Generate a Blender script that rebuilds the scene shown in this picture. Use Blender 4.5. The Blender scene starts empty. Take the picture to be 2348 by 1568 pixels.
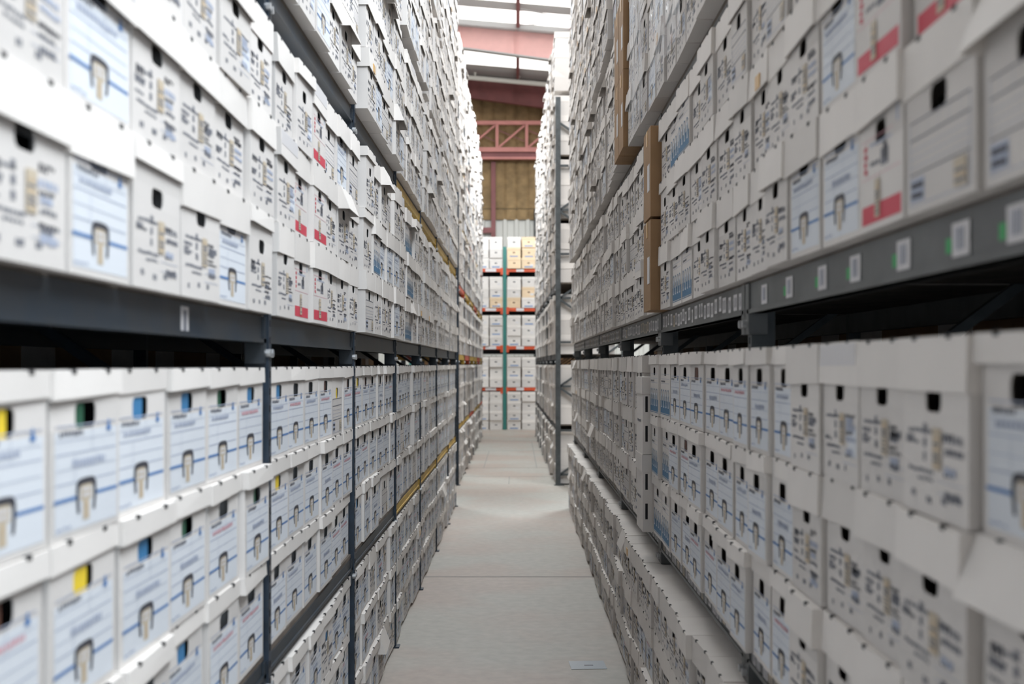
import bpy, math, random
import numpy as np
from mathutils import Matrix, Vector, Euler

# ------------------------------------------------------------------ camera, world, lights, exposure
SC = bpy.context.scene
COL = SC.collection
FPX = 2740.0
EYE = 1.70
cam_d = bpy.data.cameras.new('camera')
cam_d.sensor_width = 36.0
cam_d.lens = 36.0 * FPX / 2348.0
cam_d.shift_x = -11.0 / 2348.0
cam_d.shift_y = 51.0 / 2348.0
cam_d.clip_start = 0.05
cam_d.clip_end = 200
cam_d.dof.use_dof = True
cam_d.dof.focus_distance = 6.2
cam_d.dof.aperture_fstop = 2.9
cam = bpy.data.objects.new('camera', cam_d)
cam.location = (0, 0, EYE)
cam.rotation_euler = (math.pi / 2, 0, 0)
COL.objects.link(cam)
SC.camera = cam

wd = bpy.data.worlds.new('daylight')
SC.world = wd
wd.use_nodes = True
bgn = wd.node_tree.nodes['Background']
bgn.inputs[0].default_value = (1.0, 0.96, 0.92, 1)
bgn.inputs[1].default_value = 0.13


def area(name, loc, target, sx, sy, power, color):
    l = bpy.data.lights.new(name, 'AREA')
    l.shape = 'RECTANGLE'
    l.size = sx
    l.size_y = sy
    l.energy = power
    l.color = color
    o = bpy.data.objects.new(name, l)
    o.location = loc
    d = Vector(target) - Vector(loc)
    o.rotation_euler = d.to_track_quat('-Z', 'Y').to_euler()
    COL.objects.link(o)
    return o


# added fill lamp, unseen behind the camera on the right
area('rear_fill_light', (1.9, -5.0, 2.4), (-0.7, 4.0, 1.5), 2.2, 3.6, 170, (0.72, 0.86, 1.0))
# added fill high on the right, then skylights over the aisle and far half
area('side_fill_light', (4.6, 2.6, 9.6), (-0.7, 5.6, 1.5), 14.0, 4.5, 2900, (0.86, 0.93, 1.0))
area('skylight_daylight', (0.9, 12.0, 10.2), (0.3, 12.0, 0), 2.6, 10.0, 850, (1.0, 0.985, 0.96))
area('far_skylight_daylight', (0.3, 21.5, 10.3), (0.1, 21.5, 0), 5.0, 11.0, 4900, (0.90, 0.96, 1.0))

SC.view_settings.view_transform = 'Standard'
SC.view_settings.look = 'None'
SC.view_settings.gamma = 1
SC.view_settings.use_curve_mapping = False
SC.view_settings.exposure = 0.0

# ------------------------------------------------------------------ materials
M = {}


def mat(name, color, rough=0.6, metal=0.0, var=0.0, noise=0.0, nscale=8.0, emit=0.0, bump=0.0, ncol=None, spec=0.5):
    m = bpy.data.materials.new(name)
    m.use_nodes = True
    nt = m.node_tree
    b = nt.nodes['Principled BSDF']
    b.inputs['Roughness'].default_value = rough
    b.inputs['Metallic'].default_value = metal
    b.inputs['Specular IOR Level'].default_value = spec
    c4 = (*color, 1)
    b.inputs['Base Color'].default_value = c4
    last = None
    if noise or bump:
        tc = nt.nodes.new('ShaderNodeTexCoord')
        nz = nt.nodes.new('ShaderNodeTexNoise')
        nz.inputs['Scale'].default_value = nscale
        nz.inputs['Detail'].default_value = 6
        nt.links.new(tc.outputs['Object'], nz.inputs['Vector'])
    if noise:
        rp = nt.nodes.new('ShaderNodeValToRGB')
        rp.color_ramp.elements[0].position = 0.35
        rp.color_ramp.elements[1].position = 0.65
        lo = ncol if ncol else tuple(max(0, v * (1 - noise)) for v in color)
        rp.color_ramp.elements[0].color = (*lo, 1)
        rp.color_ramp.elements[1].color = c4
        nt.links.new(nz.outputs['Fac'], rp.inputs['Fac'])
        last = rp.outputs['Color']
    if var:
        g = nt.nodes.new('ShaderNodeNewGeometry')
        oi = nt.nodes.new('ShaderNodeObjectInfo')
        ad = nt.nodes.new('ShaderNodeMath')
        ad.operation = 'ADD'
        fr = nt.nodes.new('ShaderNodeMath')
        fr.operation = 'FRACT'
        nt.links.new(g.outputs['Random Per Island'], ad.inputs[0])
        nt.links.new(oi.outputs['Random'], ad.inputs[1])
        nt.links.new(ad.outputs[0], fr.inputs[0])
        mr = nt.nodes.new('ShaderNodeMapRange')
        mr.inputs['To Min'].default_value = 1 - var
        mr.inputs['To Max'].default_value = 1 + var * 0.5
        nt.links.new(fr.outputs[0], mr.inputs['Value'])
        mx = nt.nodes.new('ShaderNodeVectorMath')
        mx.operation = 'SCALE'
        if last is None:
            mx.inputs[0].default_value = color
        else:
            nt.links.new(last, mx.inputs[0])
        nt.links.new(mr.outputs[0], mx.inputs['Scale'])
        last = mx.outputs['Vector']
    if last is not None:
        nt.links.new(last, b.inputs['Base Color'])
    if bump:
        bp = nt.nodes.new('ShaderNodeBump')
        bp.inputs['Strength'].default_value = bump
        bp.inputs['Distance'].default_value = 0.02
        nt.links.new(nz.outputs['Fac'], bp.inputs['Height'])
        nt.links.new(bp.outputs['Normal'], b.inputs['Normal'])
    if emit:
        b.inputs['Emission Color'].default_value = c4
        b.inputs['Emission Strength'].default_value = emit
    M[name] = m
    return m


mat('white_card', (0.685, 0.648, 0.615), 0.75, var=0.10, noise=0.06, nscale=5, spec=0.25)
mat('lid_card', (0.75, 0.708, 0.667), 0.75, var=0.10, noise=0.05, nscale=6, spec=0.25)
mat('raw_edge', (0.55, 0.42, 0.28), 0.8)
mat('pale_panel', (0.655, 0.68, 0.715), 0.7, var=0.05, spec=0.25)
mat('rule', (0.38, 0.42, 0.52), 0.7)
mat('ink_grey', (0.16, 0.165, 0.19), 0.7)
mat('ink_black', (0.045, 0.045, 0.055), 0.6)
mat('ink_blue', (0.085, 0.20, 0.43), 0.6)
mat('arch_blue', (0.06, 0.17, 0.30), 0.6)
mat('ink_red', (0.56, 0.05, 0.08), 0.6)
mat('ink_pink', (0.66, 0.36, 0.40), 0.6)
mat('sticker_tan', (0.52, 0.44, 0.33), 0.6)
mat('kraft', (0.36, 0.22, 0.115), 0.75, var=0.12, noise=0.15, nscale=6, spec=0.3)
mat('kraft_pale', (0.72, 0.55, 0.37), 0.75, var=0.10, noise=0.08, nscale=5)
mat('tape_brown', (0.62, 0.38, 0.14), 0.35)
mat('inside_shade', (0.02, 0.018, 0.018), 0.85, spec=0.1)  # near-black colour standing in for the shade inside the boxes
mat('file_yellow', (0.85, 0.62, 0.04), 0.5)
mat('file_green', (0.02, 0.10, 0.055), 0.5)
mat('file_blue', (0.05, 0.21, 0.42), 0.5)
mat('file_black', (0.012, 0.014, 0.02), 0.6)
mat('file_brown', (0.11, 0.045, 0.03), 0.6)
mat('post_blue', (0.022, 0.038, 0.060), 0.4, noise=0.5, nscale=14, ncol=(0.012, 0.018, 0.026))
mat('post_grey', (0.075, 0.085, 0.09), 0.45, noise=0.4, nscale=14)
mat('post_teal', (0.03, 0.17, 0.15), 0.45)
mat('beam_dark', (0.030, 0.034, 0.038), 0.45, noise=0.5, nscale=5, ncol=(0.014, 0.026, 0.040))
mat('beam_grey', (0.115, 0.12, 0.12), 0.45, noise=0.3, nscale=6)
mat('beam_yellow', (0.62, 0.40, 0.06), 0.5, noise=0.3, nscale=9)
mat('beam_orange', (0.62, 0.09, 0.03), 0.5, noise=0.2, nscale=9)
mat('deck_board', (0.16, 0.13, 0.105), 0.8, noise=0.35, nscale=10)
mat('label_paper', (0.62, 0.60, 0.60), 0.6)
mat('dot_green', (0.03, 0.35, 0.10), 0.5)
mat('dot_red', (0.45, 0.06, 0.06), 0.5)
mat('girder_pink', (0.76, 0.44, 0.41), 0.55, noise=0.1, nscale=3)
mat('steel_pink', (0.62, 0.25, 0.22), 0.55, noise=0.15, nscale=3)
mat('steel_maroon', (0.26, 0.09, 0.09), 0.6, noise=0.2, nscale=3)
mat('flange_grey', (0.42, 0.42, 0.42), 0.5)
mat('roof_sheet', (0.55, 0.56, 0.57), 0.6)
mat('skylight', (1.0, 1.0, 0.98), 0.5, emit=1.6)
mat('pipe_white', (0.78, 0.80, 0.76), 0.4)
mat('insulation', (0.36, 0.245, 0.12), 0.85, noise=0.35, nscale=4, bump=0.5)
mat('wall_sheet', (0.62, 0.62, 0.58), 0.55)
mat('tape_clear', (0.50, 0.55, 0.60), 0.25)
mat('slot_dark', (0.01, 0.01, 0.012), 0.8)
mat('steel_light', (0.45, 0.46, 0.47), 0.35, metal=0.6)

# concrete floor: blotchy, sawn joints, pale worn patch
fm = bpy.data.materials.new('concrete_floor')
fm.use_nodes = True
nt = fm.node_tree
bs = nt.nodes['Principled BSDF']
bs.inputs['Roughness'].default_value = 0.42
tc = nt.nodes.new('ShaderNodeTexCoord')


def fnoise(scale, det=5):
    n = nt.nodes.new('ShaderNodeTexNoise')
    n.inputs['Scale'].default_value = scale
    n.inputs['Detail'].default_value = det
    nt.links.new(tc.outputs['Object'], n.inputs['Vector'])
    return n


n1 = fnoise(0.9)
n2 = fnoise(14, 8)
rp = nt.nodes.new('ShaderNodeValToRGB')
rp.color_ramp.elements[0].position = 0.40
rp.color_ramp.elements[0].color = (0.39, 0.325, 0.28, 1)
rp.color_ramp.elements[1].position = 0.58
rp.color_ramp.elements[1].color = (0.40, 0.38, 0.34, 1)
nt.links.new(n1.outputs['Fac'], rp.inputs['Fac'])
mp = nt.nodes.new('ShaderNodeMapRange')
mp.inputs['From Min'].default_value = 0.3
mp.inputs['From Max'].default_value = 0.7
mp.inputs['To Min'].default_value = 0.90
mp.inputs['To Max'].default_value = 1.06
nt.links.new(n2.outputs['Fac'], mp.inputs['Value'])
sv = nt.nodes.new('ShaderNodeVectorMath')
sv.operation = 'SCALE'
nt.links.new(rp.outputs['Color'], sv.inputs[0])
nt.links.new(mp.outputs[0], sv.inputs['Scale'])
nt.links.new(sv.outputs['Vector'], bs.inputs['Base Color'])
mrr = nt.nodes.new('ShaderNodeMapRange')
mrr.inputs['To Min'].default_value = 0.50
mrr.inputs['To Max'].default_value = 0.7
nt.links.new(n1.outputs['Fac'], mrr.inputs['Value'])
nt.links.new(mrr.outputs[0], bs.inputs['Roughness'])
M['concrete_floor'] = fm
mat('joint', (0.30, 0.285, 0.27), 0.8)
mat('floor_pale', (0.47, 0.465, 0.455), 0.45, noise=0.14, nscale=5, ncol=(0.42, 0.39, 0.36))


# ------------------------------------------------------------------ mesh builder
class MB:
    def __init__(self):
        self.v, self.f, self.m = [], [], []

    def quad(self, a, b, c, d, m):
        n = len(self.v)
        self.v += [a, b, c, d]
        self.f.append((n, n + 1, n + 2, n + 3))
        self.m.append(m)

    def poly(self, pts, m):
        n = len(self.v)
        self.v += list(pts)
        self.f.append(tuple(range(n, n + len(pts))))
        self.m.append(m)

    def box(self, x0, x1, y0, y1, z0, z1, m, skip=''):
        n = len(self.v)
        self.v += [(x0, y0, z0), (x1, y0, z0), (x1, y1, z0), (x0, y1, z0),
                   (x0, y0, z1), (x1, y0, z1), (x1, y1, z1), (x0, y1, z1)]
        for k, f in (('b', (3, 2, 1, 0)), ('t', (4, 5, 6, 7)), ('f', (0, 1, 5, 4)), ('r', (1, 2, 6, 5)),
                     ('k', (2, 3, 7, 6)), ('l', (3, 0, 4, 7))):
            if k not in skip:
                self.f.append(tuple(n + i for i in f))
                self.m.append(m)

    def bar(self, p, q, w, h, m):
        """rectangular bar from p to q"""
        p, q = Vector(p), Vector(q)
        d = (q - p).normalized()
        up = Vector((0, 0, 1)) if abs(d.z) < 0.9 else Vector((0, 1, 0))
        s = d.cross(up).normalized()
        u = s.cross(d).normalized()
        n = len(self.v)
        for c in (p, q):
            for a, b in ((-1, -1), (1, -1), (1, 1), (-1, 1)):
                self.v.append(tuple(c + s * (a * w / 2) + u * (b * h / 2)))
        for f in ((3, 2, 1, 0), (4, 5, 6, 7), (0, 1, 5, 4), (1, 2, 6, 5), (2, 3, 7, 6), (3, 0, 4, 7)):
            self.f.append(tuple(n + i for i in f))
            self.m.append(m)

    def tube(self, p, q, r, m, seg=10):
        p, q = Vector(p), Vector(q)
        d = (q - p).normalized()
        up = Vector((0, 0, 1)) if abs(d.z) < 0.9 else Vector((0, 1, 0))
        s = d.cross(up).normalized()
        u = s.cross(d).normalized()
        n = len(self.v)
        for c in (p, q):
            for i in range(seg):
                a = 2 * math.pi * i / seg
                self.v.append(tuple(c + s * (math.cos(a) * r) + u * (math.sin(a) * r)))
        for i in range(seg):
            j = (i + 1) % seg
            self.f.append((n + i, n + j, n + seg + j, n + seg + i))
            self.m.append(m)
        self.f.append(tuple(n + i for i in reversed(range(seg))))
        self.m.append(m)
        self.f.append(tuple(n + seg + i for i in range(seg)))
        self.m.append(m)

    def mesh(self, name):
        names = []
        for x in self.m:
            if x not in names:
                names.append(x)
        me = bpy.data.meshes.new(name)
        me.from_pydata(self.v, [], self.f)
        for x in names:
            me.materials.append(M[x])
        ix = {x: i for i, x in enumerate(names)}
        me.polygons.foreach_set('material_index', [ix[x] for x in self.m])
        me.update()
        return me

    def obj(self, name, parent=None, loc=None, rot=None):
        o = bpy.data.objects.new(name, self.mesh(name))
        COL.objects.link(o)
        if parent is not None:
            o.parent = parent
        if loc is not None:
            o.location = loc
        if rot is not None:
            o.rotation_euler = rot
        return o


def tag(o, label=None, cat=None, group=None, kind=None):
    if label:
        o['label'] = label
    if cat:
        o['category'] = cat
    if group:
        o['group'] = group
    if kind:
        o['kind'] = kind
    return o


def empty(name, loc=(0, 0, 0), rz=0.0):
    o = bpy.data.objects.new(name, None)
    o.location = loc
    o.rotation_euler = (0, 0, rz)
    o.empty_display_size = 0.1
    COL.objects.link(o)
    return o


# ------------------------------------------------------------------ the setting
fl = MB()
fl.box(-12, 12, -10, 38.2, -0.1, 0.0, 'concrete_floor')
for y in (9.55, 18.1, 19.6, 23.5, 26.4):
    fl.box(-1.2, 1.2, y, y + (0.022 if y < 10 else 0.03), 0.0, 0.0015, 'joint')
for x, y0, y1 in ((-0.12, 17.0, 18.1), (-0.55, 19.6, 23.5), (0.32, 19.6, 26.4)):
    fl.box(x, x + 0.014, y0, y1, 0.0, 0.0015, 'joint')
fo = fl.obj('floor')
tag(fo, 'blotchy grey concrete aisle floor with sawn joints', kind='structure')

# wall at the far end: brown faced insulation above, pale corrugated sheet below
WY = 38.0


def ribbed(b, x0, x1, z0, z1, y, pitch, depth, m, flat=0.55):
    x = x0
    prof = []
    while x < x1:
        prof += [(x, y), (x + pitch * flat, y), (x + pitch * (flat + 0.1), y - depth), (x + pitch * 0.9, y - depth)]
        x += pitch
    for (xa, ya), (xb, yb) in zip(prof, prof[1:]):
        b.quad((xa, ya, z0), (xb, yb, z0), (xb, yb, z1), (xa, ya, z1), m)


wb = MB()
wb.box(-10, 10, WY, WY + 0.2, 0, 12.5, 'wall_sheet')
ribbed(wb, -10, 10, 0.0, 6.3, WY - 0.02, 0.36, 0.05, 'wall_sheet', 0.5)
# insulation pillows (rounded between stitched seams)
x = -10.0
pil = 0.37
while x < 10:
    K = 8
    for zi, (za, zb) in enumerate(((6.28, 6.62), (6.64, 8.2), (8.2, 9.35), (9.37, 10.2), (10.2, 12.4))):
        for k in range(K):
            a, c = k / K, (k + 1) / K
            ya = WY - 0.05 - 0.055 * math.sin(math.pi * a) ** 0.6
            yc = WY - 0.05 - 0.055 * math.sin(math.pi * c) ** 0.6
            wb.quad((x + a * pil, ya, za), (x + c * pil, yc, za), (x + c * pil, yc, zb), (x + a * pil, ya, zb), 'insulation')
    x += pil
wo = wb.obj('wall_back')
tag(wo, 'far end wall of brown insulation over pale corrugated sheet', kind='structure')


def roof_z(x):
    return 10.62 - 0.085 * x


# roof sheets and skylight bands, beyond the tall stacks
rf = MB()
for y0, y1 in ((29.5, 30.15), (32.6, 34.5), (36.0, 38.2)):
    rf.poly([(-9, y0, roof_z(-9)), (-9, y1, roof_z(-9)), (9, y1, roof_z(9)), (9, y0, roof_z(9))], 'roof_sheet')
    rf.poly([(-9, y0, roof_z(-9) + 0.06), (9, y0, roof_z(9) + 0.06), (9, y1, roof_z(9) + 0.06), (-9, y1, roof_z(-9) + 0.06)], 'roof_sheet')
tag(rf.obj('ceiling'), 'grey metal roof sheets between the skylights', kind='structure')
for i, (y0, y1) in enumerate(((25.0, 29.5), (30.15, 32.6), (34.5, 36.0))):
    s = MB()
    s.poly([(-9, y0, roof_z(-9)), (-9, y1, roof_z(-9)), (9, y1, roof_z(9)), (9, y0, roof_z(9))], 'skylight')
    s.poly([(-9, y0, roof_z(-9) + 0.05), (9, y0, roof_z(9) + 0.05), (9, y1, roof_z(9) + 0.05), (-9, y1, roof_z(-9) + 0.05)], 'skylight')
    tag(s.obj('window_%d' % (i + 1)), 'bright translucent skylight band in the roof', kind='structure')


def girder(name, y, zb0, sb, zt0, m, mf):
    b = MB()
    x0, x1 = -7.5, 7.5
    zb = lambda x: zb0 - sb * x
    zt = lambda x: zt0 - 0.085 * x
    t = 0.012
    for yy, rev in ((y - t, False), (y + t, True)):
        pts = [(x0, yy, zb(x0)), (x1, yy, zb(x1)), (x1, yy, zt(x1)), (x0, yy, zt(x0))]
        b.poly(pts[::-1] if rev else pts, m)
    for f, th in ((zb, 0.03), (zt, 0.03)):
        for sgn in (0,):
            n = len(b.v)
            for xx in (x0, x1):
                for yy in (y - 0.11, y + 0.11):
                    for dz in (-th / 2, th / 2):
                        b.v.append((xx, yy, f(xx) + dz))
            for q in ((0, 2, 6, 4), (1, 5, 7, 3), (0, 4, 5, 1), (2, 3, 7, 6), (0, 1, 3, 2), (4, 6, 7, 5)):
                b.f.append(tuple(n + i for i in q))
                b.m.append(mf)
    for xs in (-3.0, -1.5, -0.02, 1.45, 2.95):
        b.box(xs - 0.012, xs + 0.012, y - 0.09, y + 0.09, zb(xs), zt(xs), m)
    o = b.obj(name)
    tag(o, 'tapered steel roof girder crossing the hall', kind='structure')
    return o


girder('trim_1', 31.4, 9.80, 0.135, 10.46, 'girder_pink', 'flange_grey')
girder('trim_2', 37.35, 9.83, 0.135, 10.50, 'steel_maroon', 'steel_maroon')
pu = MB()
for xs in (-3.6, -1.85, 0.03, 1.43, 2.85):
    pu.box(xs - 0.045, xs + 0.045, 25.0, 37.9, roof_z(xs) - 0.16, roof_z(xs) - 0.02, 'steel_maroon')
tag(pu.obj('trim_3'), 'maroon purlins running along under the roof', kind='structure')
ed = MB()
ed.bar((-6, 31.15, roof_z(-6) - 0.12), (6, 31.15, roof_z(6) - 0.12), 0.06, 0.14, 'flange_grey')
ed.bar((0.03, 29.6, roof_z(0) - 0.1), (3.2, 31.1, roof_z(3) - 0.1), 0.02, 0.02, 'flange_grey')
ed.bar((0.03, 31.1, roof_z(0) - 0.1), (3.2, 29.6, roof_z(3) - 0.1), 0.02, 0.02, 'flange_grey')
tag(ed.obj('trim_4'), 'grey tie and rod bracing under the skylights', kind='structure')

sp = empty('sprinkler_pipe', (0, 36.7, 10.35))
tag(sp, 'white sprinkler pipe running across beneath the roof', 'pipe')
b = MB()
b.tube((-5, 0, 0.47), (5, 0, -0.42), 0.075, 'pipe_white', 12)
b.obj('pipe', sp)
for xs in (-1.28, 0.05, 1.35):
    b = MB()
    b.tube((xs, 0, 0.025 - 0.09 * xs), (xs, 0, 0.19 - 0.09 * xs), 0.03, 'pipe_white', 8)
    b.tube((xs, 0, 0.15 - 0.09 * xs), (xs, 0, 0.2 - 0.09 * xs), 0.05, 'pipe_white', 8)
    b.obj('riser', sp)

tr = empty('wall_truss', (0, 37.55, 8.1))
tag(tr, 'pink steel lattice girt on the brown insulated wall', 'truss', kind='structure')
b = MB()
b.box(-6, 6, -0.06, 0.06, 1.12, 1.24, 'steel_pink')
b.obj('chord', tr)
b = MB()
b.box(-6, 6, -0.10, 0.10, 0.26, 0.40, 'steel_pink')
b.box(-6, 6, -0.04, 0.06, 0.05, 0.24, 'steel_maroon')
b.box(-6, 6, -0.10, 0.10, 0.03, 0.10, 'steel_pink')
b.obj('chord', tr)
for k in range(-4, 5):
    xs = -0.62 + 0.93 * k
    b = MB()
    b.box(xs - 0.045, xs + 0.045, -0.05, 0.05, 0.40, 1.12, 'steel_pink')
    b.obj('upright', tr)
    b = MB()
    b.bar((xs + 0.06, 0, 0.42), (xs + 0.86, 0, 1.1), 0.05, 0.06, 'steel_pink')
    b.bar((xs + 0.06, 0.05, 0.95), (xs + 0.86, 0.05, 0.62), 0.03, 0.03, 'steel_maroon')
    b.obj('diagonal', tr)

b = MB()
b.box(-0.07, 0.07, -0.05, 0.05, 4.9, 8.1, 'steel_maroon')
b.box(-0.55, 0.07, -0.06, 0.06, 5.85, 6.02, 'steel_maroon')
tag(b.obj('wall_post', None, (-0.74, 37.8, 0)), 'dark maroon steel post against the far wall', 'post', kind='structure')
b = MB()
b.tube((0, 0, 0), (0, 0, 6.6), 0.06, 'post_grey', 10)
tag(b.obj('drain_pipe', None, (0.60, 37.75, 0)), 'grey vertical drain pipe on the far wall', 'pipe')

# ------------------------------------------------------------------ file box variants
W = 0.284          # body width
D = 0.385          # body depth


def rrect(cx, cz, hw, hh, r, n=4):
    pts = []
    for sx, sz, a0 in ((1, 1, 0), (-1, 1, 90), (-1, -1, 180), (1, -1, 270)):
        for i in range(n + 1):
            a = math.radians(a0 + 90 * i / n)
            pts.append((cx + sx * (hw - r) + r * math.cos(a), cz + sz * (hh - r) + r * math.sin(a)))
    return pts


def dash_text(b, rng, x0, x1, z, h, m, y, lo=0.006, hi=0.022, gap=0.005):
    x = x0
    while x < x1 - 0.004:
        l = min(rng.uniform(lo, hi), x1 - x)
        z0 = z + rng.uniform(-0.001, 0.001)
        b.quad((x, y, z0), (x + l, y, z0), (x + l, y, z0 + h), (x, y, z0 + h), m)
        x += l + rng.uniform(gap * 0.6, gap * 1.4)


def rect(b, x0, z0, x1, z1, m, y):
    b.quad((x0, y, z0), (x1, y, z0), (x1, y, z1), (x0, y, z1), m)


def arch(b, cx, cz, ro, ri, leg, m, y, seg=8, sq=False):
    if sq:      # squared horseshoe, wider than high
        def ring(r, k):
            out = []
            for i in range(seg + 1):
                a = math.pi * i / seg
                c, q = math.cos(a), math.sin(a)
                out.append((cx + r * math.copysign(abs(c) ** 0.5, c), cz + (r - 0.014) * abs(q) ** 0.5))
            return [(cx + r * 0.86, cz - leg)] + out + [(cx - r * 0.86, cz - leg)]
        po, pi_ = ring(ro, 1), ring(ri, 1)
        for i in range(len(po) - 1):
            a, c, d, e = pi_[i], po[i], po[i + 1], pi_[i + 1]
            b.quad((a[0], y, a[1]), (c[0], y, c[1]), (d[0], y, d[1]), (e[0], y, e[1]), m)
        return
    pts_o = [(cx + ro, cz - leg)] + [(cx + ro * math.cos(math.pi * i / seg), cz + ro * math.sin(math.pi * i / seg)) for i in range(seg + 1)] + [(cx - ro, cz - leg)]
    pts_i = [(cx + ri, cz - leg)] + [(cx + ri * math.cos(math.pi * i / seg), cz + ri * math.sin(math.pi * i / seg)) for i in range(seg + 1)] + [(cx - ri, cz - leg)]
    for i in range(len(pts_o) - 1):
        a, c, d, e = pts_i[i], pts_o[i], pts_o[i + 1], pts_i[i + 1]
        b.quad((a[0], y, a[1]), (c[0], y, c[1]), (d[0], y, d[1]), (e[0], y, e[1]), m)


HOLE = {'A': (0.0, -0.076, 0.043, 0.022), 'B': (0.0, -0.097, 0.034, 0.019), 'C': (0.0, -0.107, 0.034, 0.021),
        'D': (0.0, -0.075, 0.034, 0.018), 'F': (0.0, -0.108, 0.034, 0.022)}


def body_mb(style, rng, h):
    """carton body: front at y=0 facing -y, base z=0; hand hole cut in the front; printing sits on the front face"""
    b = MB()
    w = W / 2
    cx, dz, hw, hh = HOLE[style]
    cx += rng.uniform(-0.01, 0.006)
    cz = h + dz
    m = 'white_card'
    top = h - 0.004
    lean = rng.uniform(-0.004, 0.004)

    def P(x, y, z):
        return (x + lean * z / h, y, z)
    # front face around the hole
    b.quad(P(-w, 0, 0), P(w, 0, 0), P(w, 0, cz - hh), P(-w, 0, cz - hh), m)
    b.quad(P(-w, 0, cz + hh), P(w, 0, cz + hh), P(w, 0, top), P(-w, 0, top), m)
    b.quad(P(-w, 0, cz - hh), P(cx - hw, 0, cz - hh), P(cx - hw, 0, cz + hh), P(-w, 0, cz + hh), m)
    b.quad(P(cx + hw, 0, cz - hh), P(w, 0, cz - hh), P(w, 0, cz + hh), P(cx + hw, 0, cz + hh), m)
    n = 4
    pts = rrect(cx, cz, hw, hh, 0.014, n)
    corners = ((1, 1), (-1, 1), (-1, -1), (1, -1))
    for k, (sx, sz) in enumerate(corners):
        arc = pts[k * (n + 1):(k + 1) * (n + 1)]
        b.poly([P(cx + sx * hw, 0, cz + sz * hh)] + [P(px, 0, pz) for px, pz in reversed(arc)], m)
    # cut edge of the hole
    for i in range(len(pts)):
        a, c = pts[i], pts[(i + 1) % len(pts)]
        b.quad(P(a[0], 0, a[1]), P(c[0], 0, c[1]), P(c[0], 0.002, c[1]), P(a[0], 0.002, a[1]), m)
    # sides, back, bottom, top
    b.quad(P(w, 0, 0), P(w, D, 0), P(w, D, top), P(w, 0, top), m)
    b.quad(P(-w, D, 0), P(-w, 0, 0), P(-w, 0, top), P(-w, D, top), m)
    b.quad(P(w, D, 0), P(-w, D, 0), P(-w, D, top), P(w, D, top), m)
    b.quad(P(-w, D, 0), P(w, D, 0), P(w, 0, 0), P(-w, 0, 0), m)
    b.quad(P(-w, 0, top), P(w, 0, top), P(w, D, top), P(-w, D, top), m)
    y1, y2, y3 = -0.0006, -0.0011, -0.0016
    if style == 'A':
        rect(b, -0.126, 0.012, 0.130, h - 0.101, 'pale_panel', y1)
        for f in (0.335, 0.50, 0.675):
            z = h * (1 - f)
            rect(b, -0.122, z, 0.124, z + 0.0022, 'rule', y2)
        for f in (0.42, 0.59):
            z = h * (1 - f)
            rect(b, -0.12, z, 0.122, z + 0.0012, 'rule', y2)
        rect(b, 0.02, h * 0.5, 0.0213, h * 0.665, 'rule', y2)
        rect(b, -0.05, h * 0.33, -0.0487, h * 0.5, 'rule', y2)
        dash_text(b, rng, -0.11, rng.uniform(-0.05, 0.0), h * 0.61, 0.008, 'ink_grey', y3, 0.004, 0.012, 0.004)
        if rng.random() < 0.6:
            dash_text(b, rng, -0.1, rng.uniform(0.0, 0.09), h * 0.54, 0.009, rng.choice(['ink_pink', 'ink_grey', 'rule']), y3, 0.004, 0.014, 0.004)
        if rng.random() < 0.5:
            dash_text(b, rng, -0.06, rng.uniform(0.03, 0.1), h * 0.42, 0.012, rng.choice(['ink_pink', 'rule']), y3, 0.004, 0.014, 0.004)
        # little mark right of the hole
        rect(b, 0.082, h - 0.108, 0.100, h - 0.098, 'ink_blue', y3)
        rect(b, 0.087, h - 0.098, 0.095, h - 0.088, 'ink_blue', y3)
        # band with round arched emblem
        rect(b, -0.13, 0.0625, -0.046, 0.0685, 'ink_blue', y3)
        rect(b, 0.035, 0.0625, 0.13, 0.0685, 'ink_blue', y2)
        ex = -0.005
        rect(b, ex - 0.024, 0.058, ex + 0.024, 0.086, 'sticker_tan', y2)
        rect(b, ex - 0.013, 0.024, ex + 0.013, 0.058, 'sticker_tan', y2)
        for zz in (0.063, 0.073):
            rect(b, ex - 0.017, zz, ex + 0.017, zz + 0.006, 'label_paper', y3)
        for zz in (0.032, 0.042, 0.050):
            rect(b, ex - 0.009, zz, ex + 0.009, zz + 0.003, 'raw_edge', y3)
        arch(b, ex, 0.068, 0.042, 0.031, 0.030, 'ink_black', y3, sq=True)
        dash_text(b, rng, -0.12, -0.06, 0.018, 0.004, 'rule', y2)
    elif style == 'B':
        dash_text(b, rng, -0.115, rng.uniform(-0.03, 0.0), h - 0.150, 0.006, 'ink_grey', y1, 0.006, 0.02, 0.003)
        if rng.random() < 0.7:
            dash_text(b, rng, 0.04, 0.12, h - 0.160, 0.012, rng.choice(['ink_grey', 'ink_black', 'rule']), y1, 0.006, 0.018, 0.004)
        for q in range(3):
            z = 0.085 + 0.022 * q
            dash_text(b, rng, -0.045, -0.028, z, 0.014, 'ink_grey', y1, 0.008, 0.016, 0.002)
        if rng.random() < 0.35:
            rect(b, 0.062, 0.055, 0.128, 0.11, 'pale_panel', y1)
        dash_text(b, rng, -0.115, 0.0, 0.066, 0.006, 'ink_grey', y1, 0.006, 0.02, 0.003)
        dash_text(b, rng, -0.07, 0.0, 0.054, 0.005, 'ink_grey', y1, 0.006, 0.015, 0.003)
        for xx in (-0.10, -0.03, 0.035):
            dash_text(b, rng, xx, xx + rng.uniform(0.014, 0.03), rng.uniform(0.02, 0.026), 0.011, 'ink_grey', y1, 0.006, 0.012, 0.003)
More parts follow.
